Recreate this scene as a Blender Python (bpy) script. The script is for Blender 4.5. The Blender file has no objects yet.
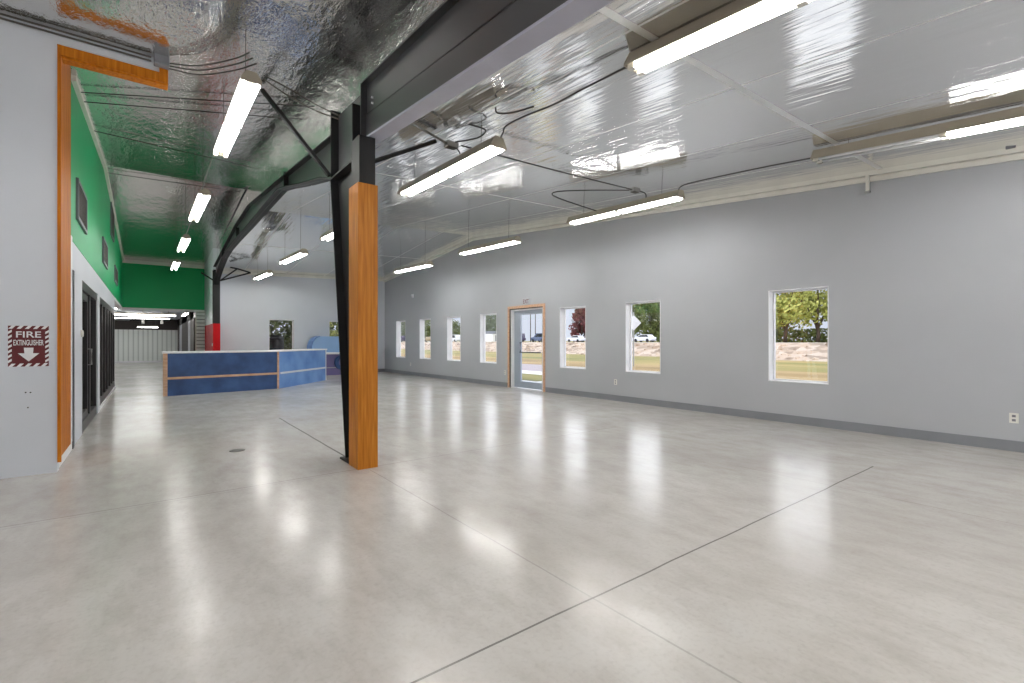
import bpy, bmesh, math, random
from mathutils import Vector, Matrix, noise
random.seed(7)
SC = bpy.context.scene
COL = SC.collection
PI = math.pi

# ------------------------------------------------------------------ camera, sky, sun, exposure
YAW = 0.65084
cam_d = bpy.data.cameras.new('camera'); cam = bpy.data.objects.new('camera', cam_d); COL.objects.link(cam)
cam.location = (0, 0, 1.32); cam.rotation_euler = (PI/2, 0, -YAW)
cam_d.sensor_width = 36; cam_d.lens = 478/1024*36; cam_d.clip_start = .05; cam_d.clip_end = 600
SC.camera = cam
SC.view_settings.view_transform = 'Standard'; SC.view_settings.look = 'None'
SC.view_settings.gamma = 1; SC.view_settings.use_curve_mapping = False
SC.view_settings.exposure = 0.0
TUBE = 49.0

W = bpy.data.worlds.new('sky'); SC.world = W; W.use_nodes = True
nt = W.node_tree; nt.nodes.clear()
tc = nt.nodes.new('ShaderNodeTexCoord'); sx = nt.nodes.new('ShaderNodeSeparateXYZ')
nt.links.new(tc.outputs['Generated'], sx.inputs[0])
cr = nt.nodes.new('ShaderNodeValToRGB'); nt.links.new(sx.outputs['Z'], cr.inputs[0])
e = cr.color_ramp.elements
e[0].position = 0.0; e[0].color = (.74, .80, .92, 1)
e[1].position = 1.0; e[1].color = (.55, .7, .95, 1)
for p, c in ((.10, (.80, .86, 1.0, 1)), (.17, (2.9, 3.0, 3.2, 1)), (.5, (2.8, 2.9, 3.1, 1)), (.62, (.8, .9, 1.1, 1))):
    k = e.new(p); k.color = c
bg = nt.nodes.new('ShaderNodeBackground'); bg.inputs[1].default_value = 1.0
ow = nt.nodes.new('ShaderNodeOutputWorld')
nt.links.new(cr.outputs[0], bg.inputs[0]); nt.links.new(bg.outputs[0], ow.inputs[0])

sun_d = bpy.data.lights.new('sun', 'SUN'); sun_d.energy = 1.9; sun_d.angle = .01; sun_d.color = (1, .96, .88)
sun = bpy.data.objects.new('sun', sun_d); COL.objects.link(sun)
sun.rotation_euler = Vector((.45, .35, -.85)).to_track_quat('-Z', 'Y').to_euler(); sun.location = (-10, -10, 20)

# ------------------------------------------------------------------ materials
def srgb(r, g, b):
    f = lambda c: (c/255)/12.92 if c/255 <= .04045 else ((c/255+.055)/1.055)**2.4
    return (f(r), f(g), f(b), 1)
class NT:
    def __init__(s, name):
        s.m = bpy.data.materials.new(name); s.m.use_nodes = True
        s.t = s.m.node_tree; s.t.nodes.clear()
        s.out = s.n('ShaderNodeOutputMaterial')
    def n(s, typ, **k):
        x = s.t.nodes.new(typ)
        for a, b in k.items(): setattr(x, a, b)
        return x
    def l(s, a, b): s.t.links.new(a, b)
    def val(s, sock, v):
        if isinstance(v, (int, float, tuple, list)): sock.default_value = v
        else: s.l(v, sock)
    def math(s, op, a, b=0.0, clamp=False):
        x = s.n('ShaderNodeMath', operation=op, use_clamp=clamp); s.val(x.inputs[0], a); s.val(x.inputs[1], b); return x.outputs[0]
    def mix(s, f, a, b):
        x = s.n('ShaderNodeMix', data_type='RGBA'); s.val(x.inputs[0], f); s.val(x.inputs[6], a); s.val(x.inputs[7], b); return x.outputs[2]
    def coord(s):
        return s.n('ShaderNodeTexCoord').outputs['Object']
    def noise(s, scale=1, detail=3, stretch=(1, 1, 1), vec=None, rough=.5):
        mp = s.n('ShaderNodeMapping'); mp.inputs['Scale'].default_value = stretch
        s.l(vec or s.coord(), mp.inputs[0])
        x = s.n('ShaderNodeTexNoise'); x.inputs['Scale'].default_value = scale; x.inputs['Detail'].default_value = detail
        x.inputs['Roughness'].default_value = rough
        s.l(mp.outputs[0], x.inputs['Vector']); return x.outputs[0]
    def ramp(s, f, stops):
        x = s.n('ShaderNodeValToRGB'); s.l(f, x.inputs[0]); e = x.color_ramp.elements
        e[0].position, e[0].color = stops[0]; e[1].position, e[1].color = stops[-1]
        for p, c in stops[1:-1]: k = e.new(p); k.color = c
        return x.outputs[0]
    def bump(s, h, strength=.3, dist=.01, normal=None):
        x = s.n('ShaderNodeBump'); x.inputs['Strength'].default_value = strength; x.inputs['Distance'].default_value = dist
        s.l(h, x.inputs['Height'])
        if normal is not None: s.l(normal, x.inputs['Normal'])
        return x.outputs[0]
    def pbr(s, col, rough=.5, metal=0.0, normal=None, spec=.5, coat=0):
        p = s.n('ShaderNodeBsdfPrincipled')
        s.val(p.inputs['Base Color'], col); s.val(p.inputs['Roughness'], rough); s.val(p.inputs['Metallic'], metal)
        p.inputs['Specular IOR Level'].default_value = spec
        if coat: p.inputs['Coat Weight'].default_value = coat; p.inputs['Coat Roughness'].default_value = .1
        if normal is not None: s.l(normal, p.inputs['Normal'])
        s.l(p.outputs[0], s.out.inputs[0]); return s.m
def plain(name, col, rough=.5, metal=0.0, spec=.5, var=.06, scale=3):
    t = NT(name)
    c = tuple(x*(1-var) for x in col[:3])+(1,); d = tuple(min(1, x*(1+var)) for x in col[:3])+(1,)
    return t.pbr(t.ramp(t.noise(scale, 3), [(.3, c), (.7, d)]), rough, metal, spec=spec)
def emit(name, col, k):
    t = NT(name); x = t.n('ShaderNodeEmission'); x.inputs[0].default_value = col; x.inputs[1].default_value = k
    t.l(x.outputs[0], t.out.inputs[0]); return t.m
M = {}
def wallmat(name, col):
    t = NT(name); v = .03
    a = tuple(x*(1-v) for x in col[:3])+(1,); b = tuple(x*(1+v) for x in col[:3])+(1,)
    c = t.ramp(t.noise(.8, 4), [(.35, a), (.65, b)])
    return t.pbr(c, .45, normal=t.bump(t.noise(60, 2), .08, .004), spec=.35)
M['wall_grey'] = wallmat('grey wall paint', srgb(174, 176, 181))
M['wall_light'] = wallmat('pale grey wall paint', srgb(211, 215, 222))
M['green'] = wallmat('green wall paint', srgb(14, 172, 104))
M['base'] = plain('grey vinyl baseboard', srgb(128, 130, 136), .4)
M['white'] = plain('white paint', srgb(232, 232, 234), .4)
M['offwhite'] = plain('ivory plastic', srgb(222, 220, 212), .4)
M['black'] = plain('black steel paint', srgb(36, 36, 37), .5, spec=.3)
M['beam'] = plain('dark grey steel paint', srgb(66, 66, 68), .34, spec=.6, scale=2)
M['flange'] = plain('lavender grey flange sheen', srgb(172, 172, 188), .35)  # floor light reflected on the beam underside, put into the flange colour
M['frame'] = plain('black aluminium frame', srgb(38, 36, 36), .35)
M['grey_box'] = plain('grey steel box', srgb(118, 120, 126), .5)
M['fixture'] = plain('enamelled fixture housing', srgb(172, 164, 148), .35)
M['conduit'] = plain('dull metal conduit', srgb(92, 88, 82), .4, .4)
M['cable'] = plain('grey cable sheath', srgb(66, 64, 62), .5)
M['trim'] = plain('cream steel trim', srgb(228, 226, 218), .4)
M['red'] = plain('red paint', srgb(200, 6, 20), .6, spec=.25)
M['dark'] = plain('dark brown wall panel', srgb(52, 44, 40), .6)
M['tube'] = emit('lit tube', (1.0, .992, .975, 1), TUBE)
M['tube_aisle'] = emit('lit aisle tube', (1.0, .992, .975, 1), TUBE*.65)
M['tube_back'] = emit('lit back room tube', (1.0, .992, .975, 1), TUBE*.35)
M['tube_off'] = plain('unlit tube', srgb(225, 228, 232), .2)
M['signred'] = plain('maroon sign vinyl', srgb(92, 12, 20), .5)
M['signwhite'] = plain('white sign vinyl', srgb(226, 226, 228), .5)
M['galv'] = plain('galvanised steel', srgb(160, 160, 158), .4, .5)

t = NT('orange stained wood')
g = t.noise(6, 5, (6, 6, .35))
M['wood'] = t.pbr(t.ramp(g, [(.25, srgb(160, 92, 18)), (.55, srgb(192, 120, 36)), (.8, srgb(210, 144, 60))]), .45, normal=t.bump(g, .1, .003), spec=.25)
t = NT('dark oiled orange wood')
g = t.noise(7, 5, (5, 5, .3))
M['wood_jamb'] = t.pbr(t.ramp(g, [(.3, srgb(162, 88, 10)), (.6, srgb(194, 116, 24)), (.85, srgb(208, 134, 44))]), .55, spec=.2)
t = NT('pale wood')
g = t.noise(5, 4, (.6, 5, 5))
M['wood_pale'] = t.pbr(t.ramp(g, [(.3, srgb(196, 150, 118)), (.7, srgb(220, 182, 152))]), .4)
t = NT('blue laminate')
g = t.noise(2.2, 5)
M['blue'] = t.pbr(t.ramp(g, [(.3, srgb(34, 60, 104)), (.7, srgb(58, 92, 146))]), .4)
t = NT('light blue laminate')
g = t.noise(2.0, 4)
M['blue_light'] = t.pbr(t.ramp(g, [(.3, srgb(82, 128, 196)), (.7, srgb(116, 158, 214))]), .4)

# polished concrete: mottling, trowel marks, saw-cut joints
t = NT('polished concrete')
co = t.coord(); sp = t.n('ShaderNodeSeparateXYZ'); t.l(co, sp.inputs[0])
n1 = t.noise(.55, 6, vec=co); n2 = t.noise(5, 8, (1, .45, 1), vec=co, rough=.7); n3 = t.noise(40, 4, vec=co)
c = t.ramp(n1, [(.25, srgb(182, 178, 173)), (.5, srgb(195, 192, 188)), (.75, srgb(206, 204, 201))])
c = t.mix(t.math('MULTIPLY', t.ramp(n2, [(.42, (0, 0, 0, 1)), (.72, (1, 1, 1, 1))]), .6), c, srgb(166, 159, 152))
c = t.mix(t.math('MULTIPLY', t.ramp(n3, [(.5, (0, 0, 0, 1)), (.75, (1, 1, 1, 1))]), .2), c, srgb(150, 144, 138))
wob = t.math('MULTIPLY', t.math('SUBTRACT', t.noise(1.5, 2, vec=co), .5), .02)
def joint(axis, at, w, lo, hi, k):
    o, p = ('X', 'Y') if axis == 'x' else ('Y', 'X')
    d = t.math('ABSOLUTE', t.math('ADD', t.math('SUBTRACT', sp.outputs[o], at), wob))
    m = t.math('LESS_THAN', d, w)
    m = t.math('MULTIPLY', m, t.math('GREATER_THAN', sp.outputs[p], lo))
    m = t.math('MULTIPLY', m, t.math('LESS_THAN', sp.outputs[p], hi))
    return t.math('MULTIPLY', m, k)
js = None
for a in (('y', 1.705, .006, -6, 6.1, .75), ('x', 1.82, .006, -6, 4.8, .28), ('x', 1.8, .012, 5.5, 9.0, .7), ('y', 4.9, .008, -6, 5.75, .32), ('y', 4.84, .004, -6, 1.6, .22),
          ('x', 4.98, .005, -2, 2.6, .3), ('y', 8.1, .006, 2.5, 6.5, .22), ('x', 4.98, .005, 5, 18, .15), ('y', 11.3, .008, 3, 7, .2), ('x', -1.4, .005, -6, 6.6, .15)):
    x = joint(*a); js = x if js is None else t.math('MAXIMUM', js, x)
c = t.mix(js, c, srgb(86, 82, 78))
rg = t.ramp(t.noise(1.3, 5, vec=co), [(.3, (.165, .165, .165, 1)), (.7, (.245, .245, .245, 1))])
M['concrete'] = t.pbr(c, rg, normal=t.bump(t.noise(3.5, 6, vec=co, rough=.65), .11, .02), spec=.32)

# reflective insulation foil
def foil(name, col, rough, seams, ystretch, amp, bd, det):
    t = NT(name); co = t.coord(); sp = t.n('ShaderNodeSeparateXYZ'); t.l(co, sp.inputs[0])
    h = t.noise(7, det, ystretch, vec=co, rough=.65)
    h2 = t.noise(.9, 2, (1.6, .8, 1), vec=co)
    nb = t.bump(h, amp, bd)
    nb = t.bump(h2, .45, .05, nb)
    m = None
    for o, at, w in seams:
        d = t.math('ABSOLUTE', t.math('SUBTRACT', sp.outputs[o], at))
        x = t.math('LESS_THAN', d, w); m = x if m is None else t.math('MAXIMUM', m, x)
    if m is None:
        return t.pbr(col, rough, .95, nb)
    c = t.mix(t.math('MULTIPLY', m, .8), col, (.9, .9, .88, 1))
    r = t.math('ADD', rough, t.math('MULTIPLY', m, .3))
    return t.pbr(c, r, .92, nb)
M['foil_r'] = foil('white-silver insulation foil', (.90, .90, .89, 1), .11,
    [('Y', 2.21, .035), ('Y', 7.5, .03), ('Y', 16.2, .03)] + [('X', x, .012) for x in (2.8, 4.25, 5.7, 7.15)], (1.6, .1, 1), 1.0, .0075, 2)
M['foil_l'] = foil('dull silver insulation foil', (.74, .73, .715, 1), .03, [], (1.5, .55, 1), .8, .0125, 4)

t = NT('window glass')
tr = t.n('ShaderNodeBsdfTransparent'); gl = t.n('ShaderNodeBsdfGlossy'); gl.inputs['Roughness'].default_value = .02
fr = t.n('ShaderNodeLayerWeight'); fr.inputs[0].default_value = .5; fz = t.math('ADD', .04, t.math('MULTIPLY', .9, t.math('POWER', fr.outputs['Facing'], 5.0))); mx = t.n('ShaderNodeMixShader')
t.l(fz, mx.inputs[0]); t.l(tr.outputs[0], mx.inputs[1]); t.l(gl.outputs[0], mx.inputs[2]); t.l(mx.outputs[0], t.out.inputs[0])
M['glass'] = t.m
M['car_glass'] = plain('dark car glass', srgb(30, 34, 40), .1)

# ------------------------------------------------------------------ mesh helpers
class MB:
    def __init__(s): s.bm = bmesh.new()
    def box(s, a, b):
        lo = [min(a[i], b[i]) for i in range(3)]; hi = [max(a[i], b[i]) for i in range(3)]
        v = [s.bm.verts.new((x, y, z)) for x in (lo[0], hi[0]) for y in (lo[1], hi[1]) for z in (lo[2], hi[2])]
        for f in ((0, 1, 3, 2), (4, 6, 7, 5), (0, 4, 5, 1), (2, 3, 7, 6), (0, 2, 6, 4), (1, 5, 7, 3)):
            s.bm.faces.new([v[i] for i in f])
        return s
    def hexa(s, p):   # eight corners: bottom ring then top ring
        v = [s.bm.verts.new(q) for q in p]
        for f in ((3, 2, 1, 0), (4, 5, 6, 7), (0, 1, 5, 4), (1, 2, 6, 5), (2, 3, 7, 6), (3, 0, 4, 7)):
            s.bm.faces.new([v[i] for i in f])
        return s
    def prism(s, poly, axis, lo, hi):   # polygon in the two other axes, extruded along axis
        def P(u, v, w):
            return {'x': (w, u, v), 'y': (u, w, v), 'z': (u, v, w)}[axis]
        a = [s.bm.verts.new(P(u, v, lo)) for u, v in poly]; b = [s.bm.verts.new(P(u, v, hi)) for u, v in poly]
        s.bm.faces.new(a); s.bm.faces.new(b[::-1]); n = len(poly)
        for i in range(n): s.bm.faces.new((a[i], b[i], b[(i+1) % n], a[(i+1) % n]))
        bmesh.ops.recalc_face_normals(s.bm, faces=s.bm.faces[:])
        return s
    def tube(s, pts, r, seg=8, cap=True):
        pts = [Vector(p) for p in pts]; rings = []
        rs = r if isinstance(r, (list, tuple)) else [r]*len(pts)
        for i, p in enumerate(pts):
            d = (pts[min(i+1, len(pts)-1)]-pts[max(i-1, 0)]).normalized()
            u = d.cross(Vector((0, 0, 1)))
            if u.length < 1e-3: u = d.cross(Vector((1, 0, 0)))
            u.normalize(); w = d.cross(u)
            rings.append([s.bm.verts.new(p+(u*math.cos(2*PI*k/seg)+w*math.sin(2*PI*k/seg))*rs[i]) for k in range(seg)])
        for a, b in zip(rings, rings[1:]):
            for k in range(seg):
                f = s.bm.faces.new((a[k], a[(k+1) % seg], b[(k+1) % seg], b[k])); f.smooth = seg > 6
        if cap: s.bm.faces.new(rings[0][::-1]); s.bm.faces.new(rings[-1])
        return s
    def strip(s, path, w, th, axis='x', at=0.0):  # plate following a (y,z) path, width w across x centred on at
        for (y0, z0), (y1, z1) in zip(path, path[1:]):
            d = Vector((0, y1-y0, z1-z0)).normalized(); n = Vector((0, -d.z, d.y))*th
            a, b = Vector((0, y0, z0)), Vector((0, y1, z1)); X0, X1 = Vector((at-w/2, 0, 0)), Vector((at+w/2, 0, 0))
            s.hexa([a+X0, a+X1, b+X1, b+X0, a+X0+n, a+X1+n, b+X1+n, b+X0+n])
        bmesh.ops.recalc_face_normals(s.bm, faces=s.bm.faces[:])
        return s
    def lathe(s, prof, c=(0, 0, 0), seg=20):
        rings = [[s.bm.verts.new((c[0]+r*math.cos(2*PI*k/seg), c[1]+r*math.sin(2*PI*k/seg), c[2]+z)) for k in range(seg)] for r, z in prof]
        for a, b in zip(rings, rings[1:]):
            for k in range(seg):
                f = s.bm.faces.new((a[k], a[(k+1) % seg], b[(k+1) % seg], b[k])); f.smooth = True
        s.bm.faces.new(rings[0][::-1]); s.bm.faces.new(rings[-1]); return s
    def xform(s, m):
        bmesh.ops.transform(s.bm, matrix=m, verts=s.bm.verts[:]); return s
    def bevel(s, w, seg=2):
        bmesh.ops.bevel(s.bm, geom=s.bm.edges[:], offset=w, segments=seg, affect='EDGES', profile=.5); return s
    def build(s, name, m, parent=None, loc=None):
        me = bpy.data.meshes.new(name); bmesh.ops.recalc_face_normals(s.bm, faces=s.bm.faces[:]) if len(s.bm.faces) < 3000 else None
        s.bm.to_mesh(me); s.bm.free()
        o = bpy.data.objects.new(name, me); COL.objects.link(o); me.materials.append(M[m] if isinstance(m, str) else m)
        if parent: o.parent = parent
        if loc: o.location = loc
        return o
def tag(o, label=None, cat=None, group=None, kind=None):
    if label: o['label'] = label
    if cat: o['category'] = cat
    if group: o['group'] = group
    if kind: o['kind'] = kind
    return o
def thing(name, label, cat, loc=(0, 0, 0), rz=0, group=None, kind=None):
    o = bpy.data.objects.new(name, None); COL.objects.link(o); o.location = loc; o.rotation_euler.z = rz
    o.empty_display_size = .1
    return tag(o, label, cat, group, kind)
def struct(o, label=None, cat=None): return tag(o, label, cat, kind='structure')
def kids(o): return [c for c in bpy.data.objects if c.parent == o]
def copy_tree(o, parent=None):
    c = o.copy(); COL.objects.link(c)
    if parent: c.parent = parent
    for ch in kids(o): copy_tree(ch, c)
    return c

# ------------------------------------------------------------------ building dimensions
XR, XL, XF = 8.275, -0.75, 1.92          # window wall, storefront/green wall, frame line
YB, YH, YN, YS = 20.1, 22.7, 6.63, -6.0  # rear wall, green header, near wall, wall behind the camera
XW = -6.0; YE = 38.0; TOP = 5.45
RY = 12.9; LY = 13.3
def zl(y): return 5.06-(.088*(LY-y) if y < LY else .075*(y-LY))
def zr(x, y): return 4.69-.088*abs(y-RY)-.03*(XR-x)

struct(MB().box((XW-.2, YS-.2, -.25), (XR+.2, YE+.2, 0)).build('floor', 'concrete'), 'polished pale concrete floor with saw-cut joints', 'floor')
# window wall with its openings
WIN = [(2.88, 3.77), (5.89, 6.78), (7.97, 8.87), (11.62, 12.52), (13.69, 14.59), (15.80, 16.70), (17.97, 18.87)]
ZS, ZT = .66, 2.17; DOOR = (9.50, 10.98); DT = 2.25
WT = .2
b = MB(); cuts = sorted([(a, c, ZS, ZT) for a, c in WIN]+[(DOOR[0], DOOR[1], 0, DT)])
y = YS
for a, c, z0, z1 in cuts:
    b.box((XR, y, 0), (XR+WT, a, TOP))
    if z0 > 0: b.box((XR, a, 0), (XR+WT, c, z0))
    b.box((XR, a, z1), (XR+WT, c, TOP)); y = c
b.box((XR, y, 0), (XR+WT, YB+.2, TOP))
struct(b.build('wall_right', 'wall_grey'), 'long grey wall holding the row of windows', 'wall')
# rear wall of the large room
BW = [(3.67, 4.56), (5.90, 6.80)]
b = MB(); x = XF+.06
for a, c in BW:
    b.box((x, YB, 0), (a, YB+WT, TOP)); b.box((a, YB, 0), (c, YB+WT, ZS)); b.box((a, YB, ZT), (c, YB+WT, TOP)); x = c
b.box((x, YB, 0), (XR, YB+WT, TOP))
struct(b.build('wall_back', 'wall_light'), 'pale grey end wall behind the blue counter', 'wall')
struct(MB().box((XW, YS-.2, 0), (XR, YS, TOP)).build('wall_front', 'wall_light'), 'pale wall behind the camera', 'wall')
struct(MB().box((XW-.2, YS, 0), (XW, YE, TOP)).build('wall_left', 'wall_light'), 'pale outer wall at the far left', 'wall')
# near wall with the fire sign, and its header over the opening
b = MB().box((XW, YN, 0), (XL+.02, YN+.12, TOP)).box((XL+.02, YN, 4.315), (.10, YN+.12, 4.47))
struct(b.build('wall_near', 'wall_light'), 'pale grey wall carrying the fire extinguisher sign', 'wall')
struct(MB().box((XL-.02, YN+.12, 0), (XL+.012, 7.92, .10)).build('baseboard_near', 'white'), 'white baseboard under the orange wooden wall end', 'baseboard')
# orange timber lining the wall end and the header
w = thing('trim_1', 'orange stained timber lining the wall end and hanging header', 'trim', (XL, YN, 0), kind='structure')
b = MB()
for k in range(5):
    y0 = .125+k*.198
    b.box((-.02, y0, .10), (.016, y0+.193, zl(YN+y0)+.02))
b.build('board_panel', 'wood_jamb', w)
MB().box((-.02, 1.12, .10), (.014, 1.29, 2.6)).build('edge_strip', 'white', w)
MB().box((.022, -.02, .10), (.05, .02, 4.32)).build('corner_strip', 'wood_jamb', w)
MB().prism([(.05, 4.215), (.93, 4.215), (.93, 4.43), (.85, 4.43), (.85, 4.315), (.022, 4.315), (.022, 4.3)], 'y', -.03, .0).build('casing', 'wood_jamb', w)
MB().box((.05, 0, 4.2), (.93, .13, 4.225)).build('soffit_board', 'wood_jamb', w)
# green wall, grey band, header
struct(MB().box((XL-.15, 7.92, 2.58), (XL, YH, TOP)).build('wall_green', 'green'), 'green upper wall running along the left aisle', 'wall')
struct(MB().box((XL-.15, 7.92, 2.20), (XL-.005, 17.6, 2.58)).build('wall_band', 'wall_light'), 'grey band between green wall and black storefront frames', 'wall')
struct(MB().box((XW, YH, 2.58), (1.80, YH+.15, TOP)).build('wall_header', 'green'), 'green wall above the opening at the aisle end', 'wall')
struct(MB().box((XL-.14, 17.6, 2.5), (XL+.0, YH, 2.58)).box((XL, YH, 2.5), (1.80, YH+.15, 2.58)).build('trim_2', 'white'), 'white soffit edge under the green walls', 'trim')
struct(MB().box((XL, YH-.05, zl(YH)-.13), (1.8, YH, zl(YH)+.0)).build('trim_3', 'trim'), 'cream trim on top of the green header wall', 'trim')
b = MB()
for y0, y1 in ((7.92, LY), (LY, YH-.05)):
    b.hexa([(XL, y0, zl(y0)-.07), (XL+.05, y0, zl(y0)-.07), (XL+.05, y1, zl(y1)-.07), (XL, y1, zl(y1)-.07),
            (XL, y0, zl(y0)+.01), (XL+.05, y0, zl(y0)+.01), (XL+.05, y1, zl(y1)+.01), (XL, y1, zl(y1)+.01)])
struct(b.build('trim_4', 'trim'), 'pale trim where the green wall meets the foil ceiling', 'trim')
# partition between aisle and rear wall
p = struct(MB().box((1.80, 19.62, 1.94), (2.0, YH+.1, TOP)).build('wall_partition', 'wall_light'), 'narrow grey wall end behind the red guarded column', 'wall')
MB().box((1.79, 19.62, 0), (2.0, YH+.1, 1.94)).build('red_panel', 'red', p)
# foil ceilings (each thick)
def ceil(name, x0, x1, ys, f, m, th=.06):
    b = MB()
    for y0, y1 in zip(ys, ys[1:]):
        b.hexa([(x0, y0, f(x0, y0)), (x1, y0, f(x1, y0)), (x1, y1, f(x1, y1)), (x0, y1, f(x0, y1)),
                (x0, y0, f(x0, y0)+th), (x1, y0, f(x1, y0)+th), (x1, y1, f(x1, y1)+th), (x0, y1, f(x0, y1)+th)])
    return b.build(name, m)
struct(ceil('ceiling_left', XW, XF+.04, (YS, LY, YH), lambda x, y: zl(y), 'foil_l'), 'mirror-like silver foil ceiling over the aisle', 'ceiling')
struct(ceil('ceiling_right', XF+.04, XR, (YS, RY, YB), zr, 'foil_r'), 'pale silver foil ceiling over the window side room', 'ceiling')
b = MB()
for y0, y1 in ((YS, RY), (RY, YB)):
    b.hexa([(XF, y0, zr(XF, y0)-.03), (XF+.04, y0, zr(XF, y0)-.03), (XF+.04, y1, zr(XF, y1)-.03), (XF, y1, zr(XF, y1)-.03),
            (XF, y0, zl(y0)), (XF+.04, y0, zl(y0)), (XF+.04, y1, zl(y1)), (XF, y1, zl(y1))])
struct(b.build('trim_5', 'foil_l'), 'foil fascia stepping down above the steel frame', 'trim')
struct(MB().box((XW-.2, YS-.2, TOP), (XR+.2, YE+.2, TOP+.1)).build('roof', 'grey_box'), 'added flat slab closing light gaps above the ceilings', 'roof')  # unseen slab added to stop outdoor light leaking past the ceiling edges
# pale rail where ceiling and window wall meet, rear rail
b = MB()
for y0, y1 in ((YS, RY), (RY, YB)):
    for dz, d in ((0, .09), (-.075, .035)):
        b.hexa([(XR-d, y0, zr(XR, y0)-.07+dz), (XR, y0, zr(XR, y0)-.07+dz), (XR, y1, zr(XR, y1)-.07+dz), (XR-d, y1, zr(XR, y1)-.07+dz),
                (XR-d, y0, zr(XR, y0)+dz), (XR, y0, zr(XR, y0)+dz), (XR, y1, zr(XR, y1)+dz), (XR-d, y1, zr(XR, y1)+dz)])
struct(b.build('trim_6', 'trim'), 'cream steel rail along the top of the window wall', 'trim')
z0, z1 = zr(XF, YB), zr(XR, YB)
struct(MB().hexa([(XF+.08, YB-.06, z0-.1), (XR, YB-.06, z1-.1), (XR, YB, z1-.1), (XF+.08, YB, z0-.1), (XF+.08, YB-.06, z0), (XR, YB-.06, z1), (XR, YB, z1), (XF+.08, YB, z0)]).build('trim_7', 'trim'), 'cream steel rail along the top of the end wall', 'trim')
# baseboards
b = MB().box((XR-.015, YS, 0), (XR, DOOR[0]-.1, .13)).box((XR-.015, DOOR[1]+.1, 0), (XR, YB, .13))
struct(b.build('baseboard_right', 'base'), 'grey vinyl baseboard along the window wall', 'baseboard')
struct(MB().box((XF+.1, YB-.015, 0), (XR-.015, YB, .13)).build('baseboard_back', 'base'), 'grey vinyl baseboard along the end wall', 'baseboard')

# ------------------------------------------------------------------ windows and door
def window(i, axis, a, c, label):
    r = thing('window_%d' % i, label, 'window', (XR, a, ZS) if axis == 'x' else (a, YB, ZS), 0, kind='structure')
    L, Hh = c-a, ZT-ZS
    def q(d0, u0, z0, d1, u1, z1):   # d = depth into wall, u = along wall
        return ((d0, u0, z0), (d1, u1, z1)) if axis == 'x' else ((u0, d0, z0), (u1, d1, z1))
    b = MB()
    for u0, z0, u1, z1 in ((0, 0, L, .012), (0, Hh-.012, L, Hh), (0, 0, .012, Hh), (L-.012, 0, L, Hh)): b.box(*q(-.004, u0, z0, WT, u1, z1))
    b.build('reveal', 'white', r)
    b = MB(); f = .035
    for u0, z0, u1, z1 in ((.012, .012, L-.012, f), (.012, Hh-f, L-.012, Hh-.012), (.012, f, f, Hh-f), (L-f, f, L-.012, Hh-f)): b.box(*q(.13, u0, z0, .18, u1, z1))
    b.build('window_frame', 'white', r)
    MB().box(*q(.15, f, f, .156, L-f, Hh-f)).build('pane', 'glass', r)
for i, ((a, c), lb) in enumerate(zip(WIN, ('white framed window showing two broad green trees', 'white framed window showing a diamond road sign',
        'white framed window showing a dark red tree, beside the door', 'white framed window just beyond the glass door',
        'white framed window, third from the far corner', 'white framed window, second from the far corner', 'white framed window closest to the far corner'))):
    window(i+1, 'x', a, c, lb)
window(8, 'y', *BW[0], 'end wall window with dark shrubs outside')
window(9, 'y', *BW[1], 'end wall window half hidden by the wooden column')
d = thing('door_1', 'glass exit door in a silver frame with wooden casing', 'door', (XR, DOOR[0], 0), kind='structure')
L = DOOR[1]-DOOR[0]
MB().box((-.025, -.02, DT), (.02, L+.02, DT+.07)).box((-.025, -.07, 0), (.02, 0, DT+.07)).box((-.025, L, 0), (.02, L+.07, DT+.07)).build('casing', 'wood_pale', d)
M['alu'] = plain('blue grey aluminium', srgb(168, 176, 188), .35, .3)
MB().box((.02, 0, 0), (WT, .07, DT)).box((.02, L-.07, 0), (WT, L, DT)).box((.02, .07, DT-.06), (WT, L-.07, DT)).build('door_frame', 'white', d)
MB().box((.0, L-.03, 0), (.02, L, DT)).box((0, 0, 0), (.02, .03, DT)).box((0, .03, DT-.03), (.02, L-.03, DT)).build('stop', 'frame', d)
lf = MB().box((.12, .07, .02), (.17, .19, DT-.06)).box((.12, L-.36, .02), (.17, L-.07, DT-.06)).box((.12, .19, .02), (.17, L-.36, .20)).box((.12, .19, DT-.18), (.17, L-.36, DT-.06)).build('door_leaf', 'alu', d)
MB().box((.14, .19, .20), (.147, L-.36, DT-.18)).build('pane', 'glass', lf)
MB().tube([(.12, L-.40, 1.02), (.06, L-.40, 1.02), (.06, .25, 1.02), (.12, .25, 1.02)], .016).build('push_bar', 'frame', lf)
MB().tube([(.06, L-.42, 1.02), (.06, L-.42, 1.3), (.12, L-.42, 1.3)], .016).build('pull_handle', 'frame', lf)

# storefront at left
def bars(b, y0, y1, z0, z1, w, n, x0=-.1, x1=.0):
    for k in range(n+1):
        yy = y0+(y1-y0-w)*k/n; b.box((x0, yy, z0), (x1, yy+w, z1))
    b.box((x0, y0, z1-w), (x1, y1, z1)); b.box((x0, y0, z0), (x1, y1, z0+w*1.2))
d2 = thing('door_2', 'black framed glass storefront door beyond the orange wall end', 'door', (XL, 9.1, 0), kind='structure')
b = MB(); bars(b, 0, 2.5, .0, 2.2, .13, 2); b.build('door_frame', 'frame', d2)
lf = MB().box((-.08, .15, .02), (-.02, .3, 2.05)).box((-.08, 1.05, .02), (-.02, 1.2, 2.05)).box((-.08, .3, .02), (-.02, 1.05, .25)).box((-.08, .3, 1.95), (-.02, 1.05, 2.05)).build('door_leaf', 'frame', d2)
MB().box((-.055, .3, .25), (-.049, 1.05, 1.95)).build('pane', 'glass', lf)
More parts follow.
